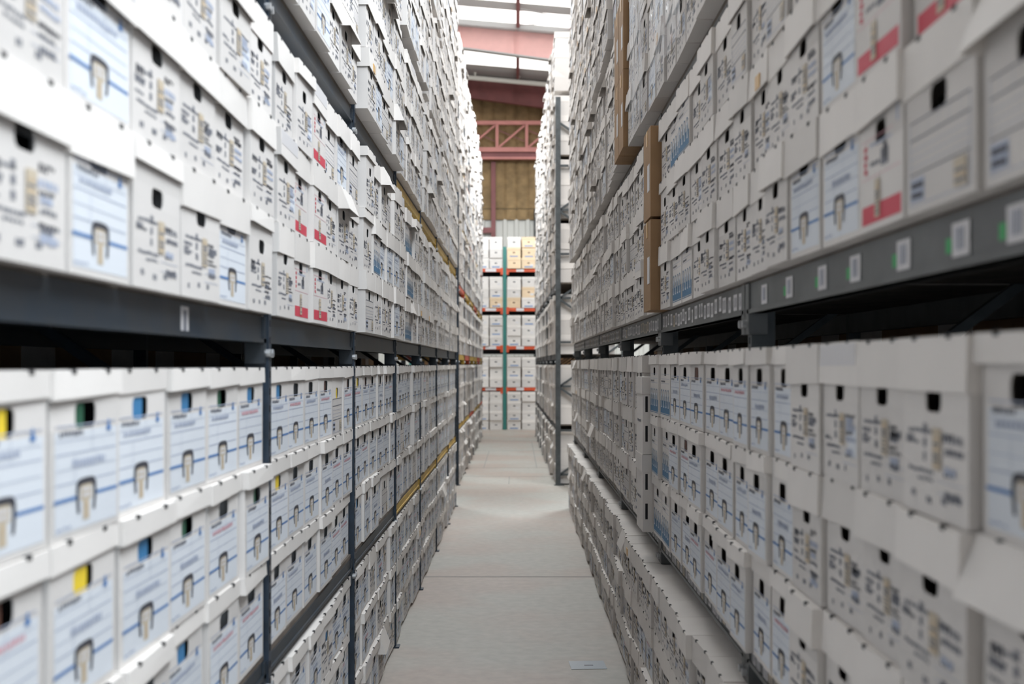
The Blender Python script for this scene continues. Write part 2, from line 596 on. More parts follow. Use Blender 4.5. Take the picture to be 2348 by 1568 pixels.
        for q in range(rng.randint(2, 4)):
            dash_text(b, rng, -0.125, rng.uniform(-0.09, -0.055), rng.uniform(0.08, 0.115), rng.uniform(0.004, 0.008), 'ink_grey', y1, 0.004, 0.012, 0.003)
            dash_text(b, rng, 0.045, rng.uniform(0.08, 0.13), rng.uniform(0.05, 0.15), rng.uniform(0.004, 0.007), 'ink_black', y1, 0.004, 0.012, 0.003)
        if rng.random() < 0.5:
            dash_text(b, rng, -0.12, rng.uniform(-0.08, -0.05), 0.12, 0.016, 'ink_black', y1, 0.010, 0.02, 0.005)
        for q in range(rng.randint(2, 5)):
            z = rng.uniform(0.03, 0.14)
            dash_text(b, rng, 0.05, rng.uniform(0.09, 0.125), z, rng.uniform(0.006, 0.014), rng.choice(['ink_grey', 'ink_black', 'ink_grey', 'rule']), y2, 0.004, 0.02, 0.003)
        rect(b, 0.02, 0.04, 0.125, 0.0413, 'rule', y1)
        rect(b, 0.02, 0.058, 0.125, 0.0592, 'rule', y1)
    elif style == 'C':
        rect(b, -0.126, 0.095, 0.126, 0.0965, 'ink_pink', y1)
        rect(b, -0.126, 0.165, 0.08, 0.1665, 'ink_pink', y1)
        for q in range(4):
            z = 0.105 + 0.014 * q
            dash_text(b, rng, -0.112, -0.09, z, 0.010, 'ink_red', y1, 0.010, 0.018, 0.002)
        rect(b, 0.0, 0.108, 0.05, 0.138, 'ink_grey', y1)
        rect(b, 0.018, 0.118, 0.04, 0.148, 'ink_black', y2)
        dash_text(b, rng, -0.07, 0.07, 0.15, 0.006, 'rule', y1)
        dash_text(b, rng, -0.07, -0.01, 0.115, 0.008, 'ink_grey', y1)
        rect(b, -0.126, 0.012, 0.128, 0.046, 'ink_red', y1)
        rect(b, 0.10, 0.17, 0.112, 0.196, 'rule', y1)
    elif style == 'D':
        rect(b, -0.135, 0.02, 0.135, 0.075, 'arch_blue', y1)
        rect(b, -0.135, 0.014, 0.135, 0.017, 'arch_blue', y1)
        for xx in (-0.10, -0.035, 0.03, 0.095):
            rect(b, xx - 0.014, 0.045, xx + 0.014, 0.105, 'pale_panel', y2)
            arch(b, xx, 0.105, 0.02, 0.015, 0.05, 'arch_blue', y3)
            rect(b, xx - 0.004, 0.05, xx + 0.004, 0.095, 'arch_blue', y3)
        for q in range(3):
            rect(b, -0.12, 0.15 + q * 0.02, 0.12, 0.1515 + q * 0.02, 'rule', y1)
        dash_text(b, rng, -0.11, 0.0, 0.156, 0.008, 'ink_grey', y2, 0.005, 0.014)
    elif style == 'F':
        for z in (0.062, 0.118, 0.146):
            rect(b, -0.124, z, 0.124, z + 0.003, 'ink_grey', y1)
        rect(b, -0.124, 0.012, -0.1215, 0.146, 'rule', y1)
        rect(b, 0.1215, 0.012, 0.124, 0.146, 'rule', y1)
        rect(b, -0.124, 0.012, 0.124, 0.0135, 'rule', y1)
        for q in range(5):
            rect(b, -0.09 + q * 0.045, 0.121, -0.089 + q * 0.045, 0.144, 'rule', y1)
        for q in range(3):
            rect(b, -0.12, 0.074 + q * 0.014, 0.12, 0.0752 + q * 0.014, 'rule', y1)
        rect(b, -0.12, 0.018, -0.06, 0.056, 'rule', y1)
        dash_text(b, rng, -0.116, -0.064, 0.024, 0.009, 'ink_black', y2, 0.006, 0.02, 0.003)
        dash_text(b, rng, -0.116, -0.064, 0.040, 0.009, 'ink_black', y2, 0.006, 0.02, 0.003)
    return b, cx, cz, hw, hh


def contents_shade_mb(kind, cx, cz, hw, hh):
    """coloured files behind the hand hole, plus near-black blocks painted as inner shade"""
    b = MB()
    z0, z1 = 0.01, cz + 0.025
    near = {'black': 'file_black', 'yellow': 'file_yellow', 'green': 'file_green', 'blue': 'file_blue', 'brown': 'file_brown'}[kind]
    x0, x1 = -W / 2 + 0.012, W / 2 - 0.012
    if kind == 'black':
        b.box(x0, x1, 0.05, 0.30, z0, z1, 'inside_shade')
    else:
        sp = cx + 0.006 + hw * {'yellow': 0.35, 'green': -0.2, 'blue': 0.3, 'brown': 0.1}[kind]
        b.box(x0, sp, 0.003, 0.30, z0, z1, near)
        b.box(sp + 0.002, x1, 0.03, 0.30, z0, z1, 'inside_shade')
    return b


def sticker_mb(rng, style):
    b = MB()
    if style == 'B':
        x0, z0, x1, z1 = 0.0, 0.075, 0.036, 0.138
    elif style == 'C':
        x0, z0, x1, z1 = -0.034, 0.02, -0.002, 0.088
    else:
        x0, z0, x1, z1 = 0.065, 0.016, 0.112, 0.058
    b.box(x0, x1, -0.0022, -0.0016, z0, z1, 'sticker_tan')
    z = z0 + 0.006
    while z < z1 - 0.012:
        t = rng.uniform(0.002, 0.005)
        rect(b, x0 + 0.004, z, x1 - 0.004, z + t, 'ink_grey' if rng.random() < 0.5 else 'raw_edge', -0.0026)
        z += t + rng.uniform(0.002, 0.005)
    return b


LW, LD = 0.2925, 0.394


def lid_mb(rng, skirt, odd=None):
    """lid: origin at the front top edge centre; top at z=0, skirt hangs down; front face at y=0"""
    b = MB()
    w, t = LW / 2, 0.003
    fl_ = rng.uniform(0.0, 0.006)
    dl, dr = rng.uniform(-0.006, 0.004), rng.uniform(-0.006, 0.004)
    if odd == 'open':
        fl_ = 0.035
    zf_l, zf_r = -skirt + dl, -skirt + dr
    sag = rng.uniform(0.0, 0.004)
    O_t = [(-w, 0, -sag * rng.random()), (w, 0, -sag * rng.random()), (w, LD, 0), (-w, LD, 0)]
    O_b = [(-w - 0.001, -fl_, zf_l), (w + 0.001, -fl_ * rng.uniform(0.4, 1), zf_r), (w + 0.001, LD, -skirt), (-w - 0.001, LD, -skirt)]
    I_b = [(-w + t, O_b[0][1] + t, zf_l), (w - t, O_b[1][1] + t, zf_r), (w - t, LD - t, -skirt), (-w + t, LD - t, -skirt)]
    I_t = [(-w + t, t, -t - sag), (w - t, t, -t - sag), (w - t, LD - t, -t - sag), (-w + t, LD - t, -t - sag)]
    m = 'lid_card'
    b.poly(O_t, m)
    n = len(b.v)
    b.v += O_t + O_b + I_b + I_t
    for i in range(4):
        j = (i + 1) % 4
        b.f.append((n + 4 + i, n + 4 + j, n + j, n + i))
        b.m.append(m)
        b.f.append((n + 8 + i, n + 8 + j, n + 4 + j, n + 4 + i))
        b.m.append(m)
        b.f.append((n + 12 + i, n + 12 + j, n + 8 + j, n + 8 + i))
        b.m.append(m)
    b.f.append((n + 12, n + 15, n + 14, n + 13))
    b.m.append(m)
    # die cut slots along the front fold
    for sx in (-0.075, 0.075):
        x0 = sx + rng.uniform(-0.006, 0.006)
        b.box(x0 - 0.008, x0 + 0.008, -0.0012, 0.006, -0.0075, 0.0008, 'slot_dark')
    if odd == 'tape':
        b.box(-0.02, 0.05, -0.0016 - fl_, 0.001, -skirt + 0.006, -skirt + 0.042, 'tape_brown')
    if odd == 'kraft':
        b.box(-w + 0.01, w - 0.01, -0.0018, 0.0, -skirt * 0.55, -0.004, 'label_paper')
    return b


RNG = random.Random(11)
HT = {'lo': 0.2425, 'hi': 0.2775}      # body heights (floor stacks, shelf stacks)
NV = {'A': 4, 'B': 6, 'C': 2, 'D': 2, 'F': 2}
BODY, CONT, STICK, LID = {}, {}, {}, {}
for st in 'ABCDF':
    for hk, h in HT.items():
        for k in range(NV[st]):
            mb, cx, cz, hw, hh = body_mb(st, random.Random(hash((ord(st), k, int(h * 1e4))) & 0xffff), h)
            BODY[st, hk, k] = (mb, mb.mesh('body'))
            for kd in ('black', 'yellow', 'green', 'blue', 'brown'):
                c = contents_shade_mb(kd, cx, cz, hw, hh)
                CONT[st, hk, k, kd] = (c, c.mesh('files_and_shade'))
for st in 'BCF':
    for k in range(3):
        s = sticker_mb(random.Random(50 + k), st)
        STICK[st, k] = (s, s.mesh('barcode_sticker'))
SK = {'shallow': 0.044, 'deep': 0.086}
for lk, sk in SK.items():
    for k in range(7):
        odd = {4: 'open', 5: 'tape', 6: 'kraft'}.get(k)
        if lk == 'shallow' and odd in ('tape', 'kraft'):
            odd = None
        l = lid_mb(random.Random(90 + k), sk, odd)
        LID[lk, k] = (l, l.mesh('lid'))

# ------------------------------------------------------------------ plan of the racks
# levels: (name, base of boxes, pitch, rows, body height key, beam bottom, beam top)
LV_L = [('floor', 0.02, 0.247, 3, 'lo', None, None), ('lower shelf', 0.855, 0.279, 3, 'hi', 0.785, 0.835),
        ('middle shelf', 1.845, 0.281, 3, 'hi', 1.762, 1.838), ('upper shelf', 2.855, 0.277, 3, 'hi', 2.775, 2.835),
        ('high shelf', 3.755, 0.277, 3, 'hi', 3.685, 3.735), ('top shelf', 4.655, 0.277, 3, 'hi', 4.585, 4.635),
        ('roof shelf', 5.555, 0.277, 3, 'hi', 5.485, 5.535)]
LV_R = [('floor', 0.02, 0.247, 3, 'lo', None, None), ('lower shelf', 0.905, 0.280, 3, 'hi', 0.825, 0.885),
        ('middle shelf', 1.944, 0.281, 3, 'hi', 1.848, 1.936), ('upper shelf', 2.895, 0.279, 3, 'hi', 2.815, 2.875),
        ('high shelf', 3.815, 0.279, 3, 'hi', 3.745, 3.795), ('top shelf', 4.735, 0.279, 3, 'hi', 4.665, 4.715),
        ('roof shelf', 5.645, 0.279, 3, 'hi', 5.575, 5.625)]
XL, XR = 0.735, 0.645
POST_L = [0.26, 1.52] + [3.51 + 1.84 * k for k in range(6)] + [14.3]
POST_R = [0.15, 1.35] + [3.54 + 2.115 * k for k in range(6)]       # ... 14.1
EDGE_R0 = [1.36, 1.672, 1.985, 2.255, 2.525, 2.80, 3.045, 3.28, 3.52]
ORD = ['first', 'second', 'third', 'fourth', 'fifth', 'sixth', 'seventh', 'eighth', 'ninth']


def zmax_seen(y):
    return EYE + 0.335 * max(y, 0.5) + 0.30


def col_edges(side, bay, posts):
    a, c = posts[bay], posts[bay + 1]
    if side == 'R':
        if bay == 1:
            return EDGE_R0
        n = 4 if bay == 0 else 7
        return [a + (c - a) * i / n for i in range(n + 1)]
    n = 4 if bay == 0 else 6
    return [a + 0.036 + (c - a - 0.072) * i / n for i in range(n + 1)]


def pick(side, lv, bay, col, row, rng):
    """style, lid, contents for one slot"""
    cont = rng.choice(['black'] * 9 + ['brown', 'blue'])
    if side == 'L':
        if lv == 1:
            st = 'A' if rng.random() < 0.93 else 'F'
            if bay == 1:
                st = 'A'
                tab = {2: ['yellow', 'green', 'blue', 'blue', 'green', 'blue'], 1: ['brown', 'yellow', 'blue', 'green', 'black', 'green'],
                       0: ['blue', 'black', 'black', 'blue', 'black', 'black']}
                cont = tab[row][col]
            elif bay == 2 and row == 2:
                cont = ['blue', 'black', 'black', 'brown', 'yellow', 'brown'][col]
            elif bay == 2:
                cont = 'yellow' if (row == 1 and col == 0) else 'black'
            elif bay == 3 and row == 2:
                cont = ['yellow', 'brown', 'black', 'black', 'brown', 'black'][col]
            return st, 'shallow', cont
        if lv == 0:
            return ('A' if rng.random() < 0.75 else 'B'), ('shallow' if rng.random() < 0.8 else 'deep'), cont
        if lv == 2 and bay == 2 and col in (1, 2) and not (col == 1 and row == 2):
            return 'C', 'deep', 'black'
        if lv == 2 and bay == 3 and ((col == 1 and row == 1) or (col >= 4 and row < 2 and bay == 4)):
            return 'D', 'deep', 'black'
        if lv == 2 and bay == 4 and col in (1, 2):
            return 'D', 'deep', 'black'
        return rng.choice('BBBBBBAF'), ('deep' if rng.random() < 0.85 else 'shallow'), 'black'
    if lv == 1:
        if bay == 1:
            if col == 0:
                return ('A', 'shallow', 'black') if row == 2 else ('B', 'deep', 'black')
            if col <= 4:
                return 'B', 'deep', 'black'
            return 'A', 'shallow', 'black'
        if bay == 2:
            if col >= 5:
                return 'D', 'shallow', 'black'
            return 'A', 'shallow', rng.choice(['black'] * 5 + ['brown'])
        return rng.choice('BBBBFA'), 'deep', 'black'
    if lv == 2 and bay == 1:
        if row == 0:
            return ['F', 'F', 'C', 'A', 'A', 'B', 'B', 'B'][col], 'deep', 'black'
        if row == 1:
            return ['F', 'C', 'C', 'A', 'B', 'B', 'B', 'B'][col], 'deep', 'black'
        return rng.choice('BBF'), 'deep', 'black'
    if lv == 2 and bay == 2 and col in (3, 4) and row in (0, 2):
        return 'D', 'deep', 'black'
    if lv == 0:
        return rng.choice('BBBBAF'), 'deep', 'black'
    return rng.choice('BBBBBBFA'), ('deep' if rng.random() < 0.85 else 'shallow'), 'black'


FRONT_OFF = {('L', 0): 0.0, ('L', 1): 0.0, ('L', 2): -0.026, ('L', 3): -0.035, ('L', 4): -0.035, ('L', 5): -0.035, ('L', 6): -0.035,
             ('R', 0): -0.035, ('R', 1): 0.0, ('R', 2): 0.0, ('R', 3): -0.02, ('R', 4): -0.02, ('R', 5): -0.02, ('R', 6): -0.02}
BAY_OFF = {('L', 3, 2): -0.030, ('L', 3, 3): -0.025, ('L', 2, 3): 0.0, ('L', 4, 2): -0.008, ('L', 4, 3): 0.0, ('L', 3, 4): -0.02, ('L', 4, 4): -0.03,
           ('L', 5, 4): -0.005, ('L', 5, 5): -0.03, ('R', 3, 3): -0.015, ('R', 4, 2): -0.01, ('R', 4, 4): -0.025}
# tall brown shipping cartons that stand in for file boxes in a few slots of the right-hand rack: (bay, level, col)
BROWN = {(2, 2, 6), (3, 3, 3), (3, 3, 4), (3, 1, 0)}
SLOTS = []      # dicts
R2 = random.Random(5)
for side, posts, levels, XF in (('L', POST_L, LV_L, XL), ('R', POST_R, LV_R, XR)):
    for bay in range(len(posts) - 1):
        ed = col_edges(side, bay, posts)
        for lv, (nm, z0, pitch, rows, hk, bb, bt) in enumerate(levels):
            for col in range(len(ed) - 1):
                yc = (ed[col] + ed[col + 1]) / 2
                if z0 > zmax_seen(yc + 0.3):
                    continue
                cw = ed[col + 1] - ed[col]
                drift = R2.gauss(0, 0.0035)
                for row in range(rows):
                    st, lid, cont = pick(side, lv, bay, col, row, R2)
                    if side == 'R' and (bay, lv, col) in BROWN:
                        continue
                    dx = max(-0.02, min(0.02, drift + R2.gauss(0, 0.0055)))
                    if lv in (0,):
                        dx *= 1.2
                    x = XF + FRONT_OFF[side, lv] + BAY_OFF.get((side, bay, lv), 0.0) + dx
                    SLOTS.append(dict(side=side, bay=bay, lv=lv, col=col, n=len(ed) - 1, row=row, st=st, lid=lid, cont=cont,
                                      x=-x if side == 'L' else x, y=yc + R2.uniform(-0.003, 0.003), z=z0 + row * pitch, pitch=pitch, hk=hk,
                                      sx=min(1.08, (cw - 0.002) / LW), rz=R2.gauss(0, 0.010), var=R2.randrange(12), lv_name=nm,
                                      lk=R2.choice([0, 1, 2, 3] * 6 + [4, 5, 6]) if lid == 'deep' else R2.choice([0, 1, 2, 3]),
                                      lrz=R2.gauss(0, 0.012), ldy=R2.uniform(-0.007, 0.004), ltilt=R2.gauss(0, 0.006), lroll=R2.gauss(0, 0.008)))
# second pair of racks beyond the cross aisle
POST_L2 = [16.8 + 1.9 * k for k in range(7)]
POST_R2 = POST_L2
X2 = {'L': 0.82, 'R': 0.55}
for side in 'LR':
    for bay in range(6):
        for lv, (nm, z0, pitch, rows, hk, bb, bt) in enumerate(LV_L):
            for col in range(6):
                a = POST_L2[bay] + 0.034
                yc = a + (1.9 - 0.068) * (col + 0.5) / 6
                drift = R2.gauss(0, 0.008)
                for row in range(rows):
                    x = X2[side] + drift + R2.gauss(0, 0.01)
                    if side == 'R':
                        x -= 0.009 * (yc - 16.8)
                    SLOTS.append(dict(side=side, bay=10 + bay, lv=lv, col=col, n=6, row=row, st=R2.choice('BBBAF'), lid='deep' if lv > 1 else 'shallow',
                                      cont='black', x=-x if side == 'L' else x, y=yc, z=z0 + row * pitch, pitch=pitch, hk=hk, sx=1.0,
                                      rz=R2.gauss(0, 0.012), var=R2.randrange(12), lv_name=nm, lk=R2.randrange(5), lrz=R2.gauss(0, 0.012),
                                      ldy=R2.uniform(-0.006, 0.004), ltilt=0.0, lroll=0.0))


def shown_area(s):
    """pixels of the box front inside the frame"""
    n, inside = 0, 0
    pts = []
    for i in range(5):
        for j in range(5):
            y = s['y'] + (i / 4 - 0.5) * 0.29
            z = s['z'] + j / 4 * s['pitch']
            if y < 0.3:
                return 0
            u = 1185 + FPX * s['x'] / y
            v = 835 - FPX * (z - EYE) / y
            n += 1
            if 0 <= u <= 2348 and 0 <= v <= 1568 and not (u < 745 and v < 0):
                inside += 1
    y0, y1 = max(0.4, s['y'] - 0.145), s['y'] + 0.145
    wpx = FPX * abs(s['x']) * (1 / y0 - 1 / y1)
    hpx = FPX * s['pitch'] / s['y']
    return inside / n * wpx * hpx


for s in SLOTS:
    s['area'] = shown_area(s)
order = sorted(range(len(SLOTS)), key=lambda i: -SLOTS[i]['area'])
SINGLE = set(order[:300])

LOOK = {('A', 'shallow'): 'shallow-lidded box with blue band', ('A', 'deep'): 'deep-lidded box with blue band',
        ('B', 'shallow'): 'shallow-lidded box with tan sticker', ('B', 'deep'): 'deep-lidded box with tan sticker',
        ('C', 'deep'): 'white box with red bar', ('D', 'deep'): 'deep-lidded box with blue arches', ('D', 'shallow'): 'shallow-lidded box with blue arches',
        ('F', 'deep'): 'deep-lidded box with ruled lines', ('F', 'shallow'): 'shallow-lidded box with ruled lines'}
ROWN = ['bottom', 'middle', 'top']


def slot_label(s):
    look = LOOK[s['st'], s['lid']]
    sd = 'left' if s['side'] == 'L' else 'right'
    if s['cont'] in ('yellow', 'green', 'blue'):
        look = 'white box with %s handle hole' % s['cont']
    if s['bay'] == 1:
        where = '%s before first post' % ORD[s['n'] - 1 - s['col']]
    elif s['bay'] == 0:
        where = '%s before the frame edge' % ORD[s['n'] - 1 - s['col']]
    else:
        where = '%s past %s post' % (ORD[s['col']], ORD[s['bay'] - 2])
    lvn = s['lv_name'] if s['lv'] else 'floor stack'
    return '%s, %s, %s row, %s %s' % (look, where, ROWN[s['row']], sd, lvn)


def rot_of(side):
    return math.pi / 2 if side == 'L' else -math.pi / 2


mass_v, mass_f, mass_m = [], [], []
mass_n = 0
MIX = {}
MNAMES = []


def mass_add(mb, mtx):
    global mass_n
    a = np.array(mb.v, dtype=np.float64)
    m = np.array(mtx)
    a = a @ m[:3, :3].T + m[:3, 3]
    mass_v.append(a)
    k = mass_n
    mass_f.extend([tuple(k + i for i in f) for f in mb.f])
    for x in mb.m:
        if x not in MIX:
            MIX[x] = len(MNAMES)
            MNAMES.append(x)
        mass_m.append(MIX[x])
    mass_n += len(a)


for i, s in enumerate(SLOTS):
    side, st, hk = s['side'], s['st'], s['hk']
    k = s['var'] % NV[st]
    rz = rot_of(side) + s['rz']
    lidz = s['pitch'] - 0.0005
    lid_loc = (0, -0.006 + s['ldy'], lidz)
    lid_rot = (s['ltilt'] * 0.6, s['lroll'] * 0.5, s['lrz'])
    if i in SINGLE:
        root = empty('file_box', (s['x'], s['y'], s['z']), rz)
        root.scale = (s['sx'], 1, 1)
        tag(root, slot_label(s), 'box', 'file boxes on the %s %s' % ('left' if side == 'L' else 'right', s['lv_name']))
        for nm, me, lc, rt in (('body', BODY[st, hk, k][1], None, None), ('files_and_shade', CONT[st, hk, k, s['cont']][1], None, None),
                               ('lid', LID[s['lid'], s['lk']][1], lid_loc, lid_rot)):
            o = bpy.data.objects.new(nm, me)
            COL.objects.link(o)
            o.parent = root
            if lc:
                o.location, o.rotation_euler = lc, rt
            if nm == 'body':
                bd = o
        if st in 'BCF':
            o = bpy.data.objects.new('barcode_sticker', STICK[st, s['var'] % 3][1])
            COL.objects.link(o)
            o.parent = bd
    else:
        if s['area'] <= 0 and s['bay'] < 10 and s['y'] > 0.5 and s['z'] > zmax_seen(s['y']):
            continue
        mt = Matrix.Translation((s['x'], s['y'], s['z'])) @ Matrix.Rotation(rz, 4, 'Z') @ Matrix.Diagonal((s['sx'], 1, 1, 1))
        mass_add(BODY[st, hk, k][0], mt)
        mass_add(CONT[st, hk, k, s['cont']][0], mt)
        if st in 'BCF':
            mass_add(STICK[st, s['var'] % 3][0], mt)
        mass_add(LID[s['lid'], s['lk']][0], mt @ Matrix.Translation(lid_loc) @ Euler(lid_rot).to_matrix().to_4x4())

# rear row boxes, added behind the front rows to block light through gaps
for side, posts, levels, XF in (('L', POST_L, LV_L, XL), ('R', POST_R, LV_R, XR)):
    sg = -1 if side == 'L' else 1
    for bay in range(len(posts) - 1):
        for lv, (nm, z0, pitch, rows, hk, bb, bt) in enumerate(levels):
            if z0 > zmax_seen(posts[bay + 1]):
                continue
            top = (levels[lv + 1][1] if lv + 1 < len(levels) else z0 + 3 * pitch) - 0.001
            n = 6
            for c in range(n):
                ya = posts[bay] + (posts[bay + 1] - posts[bay]) * c / n
                yb = posts[bay] + (posts[bay + 1] - posts[bay]) * (c + 1) / n
                q = MB()
                xa, xb = sorted((sg * (XF + 0.975), sg * (XF + 1.34)))
                hrow = (top - z0) / 3
                for r in range(3):
                    q.box(xa, xb, ya + 0.001, yb - 0.001, z0 + hrow * r, z0 + hrow * (r + 1) - 0.001, 'kraft' if (r + c + bay) % 3 else 'white_card')
                mass_add(q, Matrix.Identity(4))
for side in 'LR':
    sg = -1 if side == 'L' else 1
    for bay in range(6):
        for lv, (nm, z0, pitch, rows, hk, bb, bt) in enumerate(LV_L):
            for c in range(6):
                ya = POST_L2[bay] + 0.034 + 1.83 * c / 6
                q = MB()
                xa, xb = sorted((sg * (X2[side] + 0.44), sg * (X2[side] + 0.83)))
                for r in range(3):
                    zz = z0 + pitch * r
                    q.box(xa, xb, ya + 0.002, ya + 0.298, zz, zz + pitch - 0.05, 'white_card')
                    q.box(xa - 0.004, xb + 0.004, ya, ya + 0.302, zz + pitch - 0.05, zz + pitch - 0.002, 'lid_card')
                mass_add(q, Matrix.Identity(4))
me = bpy.data.meshes.new('file_boxes')
me.from_pydata(np.concatenate(mass_v).tolist(), [], mass_f)
for x in MNAMES:
    me.materials.append(M[x])
me.polygons.foreach_set('material_index', mass_m)
me.update()
mo = bpy.data.objects.new('file_boxes', me)
COL.objects.link(mo)
tag(mo, 'dense mass of white file boxes filling the farther and higher shelves', 'boxes', kind='stuff')

# brown shipping cartons on the right-hand rack
def brown_carton(w, d, h, loc, rz, label, m='kraft', group=None):
    r = empty('shipping_carton', loc, rz)
    tag(r, label, 'carton', group)
    b = MB()
    b.box(-w / 2, w / 2, 0, d, 0, h - 0.002, m)
    b.obj('body', r)
    b = MB()
    for s_ in (-1, 1):
        x0, x1 = sorted((s_ * 0.0015, s_ * w / 2))
        b.box(x0, x1, 0, d, h - 0.002, h + 0.002, m)
    b.obj('flap', r)
    b = MB()
    b.box(-0.025, 0.025, -0.001, d + 0.001, h + 0.002, h + 0.003, 'tape_brown')
    b.box(-0.025, 0.025, -0.0015, 0.0, h - 0.07, h + 0.002, 'tape_brown')
    b.obj('packing_tape', r)
    b = MB()
    b.box(0.02, 0.02 + w * 0.3, -0.0015, 0.0, h * 0.3, h * 0.6, 'label_paper')
    b.obj('paper_label', r)
    return r


ed2 = col_edges('R', 2, POST_R)
yb = (ed2[6] + ed2[7]) / 2
for k, nm in enumerate(('bottom', 'upper')):
    brown_carton(0.285, 0.40, 0.405, (XR - 0.045, yb, 1.944 + 0.42 * k), rot_of('R'),
                 '%s of two tall brown cartons standing by the second right post, right middle shelf' % nm, group='brown cartons on the right rack')
ed3 = col_edges('R', 3, POST_R)
for col in (3, 4):
    for k in range(2):
        yc = (ed3[col] + ed3[col + 1]) / 2
        brown_carton(0.285, 0.40, 0.425, (XR - 0.06, yc, 2.895 + 0.43 * k), rot_of('R'),
                     '%s brown carton of the %s column, right upper shelf past second post' % (('lower', 'upper')[k], ('nearer', 'farther')[col - 3]),
                     group='brown cartons on the right rack')

# two tall pale cartons standing proud of the row, slots in their sides
yc = (ed3[0] + ed3[1]) / 2
for k in range(2):
    r = empty('slotted_carton', (XR - 0.048, yc, 0.905 + 0.368 * k), rot_of('R'))
    tag(r, '%s of two pale slotted cartons standing proud just past second right post' % ('lower', 'upper')[k], 'carton', 'slotted cartons on the right lower shelf')
    b = MB()
    b.box(-0.142, 0.142, 0, 0.42, 0, 0.30, 'white_card')
    for sx_ in (-1, 1):
        for z in (0.06, 0.20):
            xa, xb = sorted((sx_ * 0.1425, sx_ * 0.1405))
            b.box(xa, xb, 0.012, 0.024, z, z + 0.075, 'slot_dark')
    dash_text(b, random.Random(k), -0.1, 0.06, 0.15, 0.012, 'ink_grey', -0.001)
    b.obj('body', r)
    b = MB()
    b.box(-0.146, 0.146, -0.004, 0.424, 0.285, 0.366, 'white_card', skip='b')
    b.obj('lid', r)

# clear stretch film around boxes on the right upper shelf
wm = bpy.data.materials.new('stretch_film')
wm.use_nodes = True
wn = wm.node_tree
for n in list(wn.nodes):
    wn.nodes.remove(n)
wo_ = wn.nodes.new('ShaderNodeOutputMaterial')
tp = wn.nodes.new('ShaderNodeBsdfTransparent')
gl = wn.nodes.new('ShaderNodeBsdfGlossy')
gl.inputs['Roughness'].default_value = 0.12
gl.inputs['Color'].default_value = (0.9, 0.93, 0.97, 1)
tcn = wn.nodes.new('ShaderNodeTexCoord')
mpn = wn.nodes.new('ShaderNodeMapping')
mpn.inputs['Scale'].default_value = (6, 10, 2.5)
nn = wn.nodes.new('ShaderNodeTexNoise')
nn.inputs['Scale'].default_value = 3.0
nn.inputs['Detail'].default_value = 3
bpn = wn.nodes.new('ShaderNodeBump')
bpn.inputs['Strength'].default_value = 0.9
bpn.inputs['Distance'].default_value = 0.04
ms = wn.nodes.new('ShaderNodeMixShader')
ms.inputs[0].default_value = 0.22
wn.links.new(tcn.outputs['Object'], mpn.inputs['Vector'])
wn.links.new(mpn.outputs[0], nn.inputs['Vector'])
wn.links.new(nn.outputs['Fac'], bpn.inputs['Height'])
wn.links.new(bpn.outputs['Normal'], gl.inputs['Normal'])
wn.links.new(tp.outputs[0], ms.inputs[1])
wn.links.new(gl.outputs[0], ms.inputs[2])
wn.links.new(ms.outputs[0], wo_.inputs['Surface'])
M['stretch_film'] = wm
for (ya, yb_, nmx) in ((POST_R[2] + 0.75, POST_R[3] - 0.35, 'nearer'), (POST_R[3] - 0.05, POST_R[3] + 0.60, 'farther')):
    b = MB()
    rw = random.Random(4)
    K, J = 22, 10
    g = [[(-0.034 + rw.uniform(-0.007, 0.007), (yb_ - ya) * i / K, 0.02 + 0.80 * j / J) for j in range(J + 1)] for i in range(K + 1)]
    for i in range(K):
        for j in range(J):
            b.quad(g[i][j], g[i][j + 1], g[i + 1][j + 1], g[i + 1][j], 'stretch_film')
    tag(b.obj('plastic_wrap', None, (XR - 0.02, ya, 2.895)), '%s shiny clear plastic wrap around boxes on right upper shelf' % nmx, 'wrap', 'plastic wrap on the right rack')

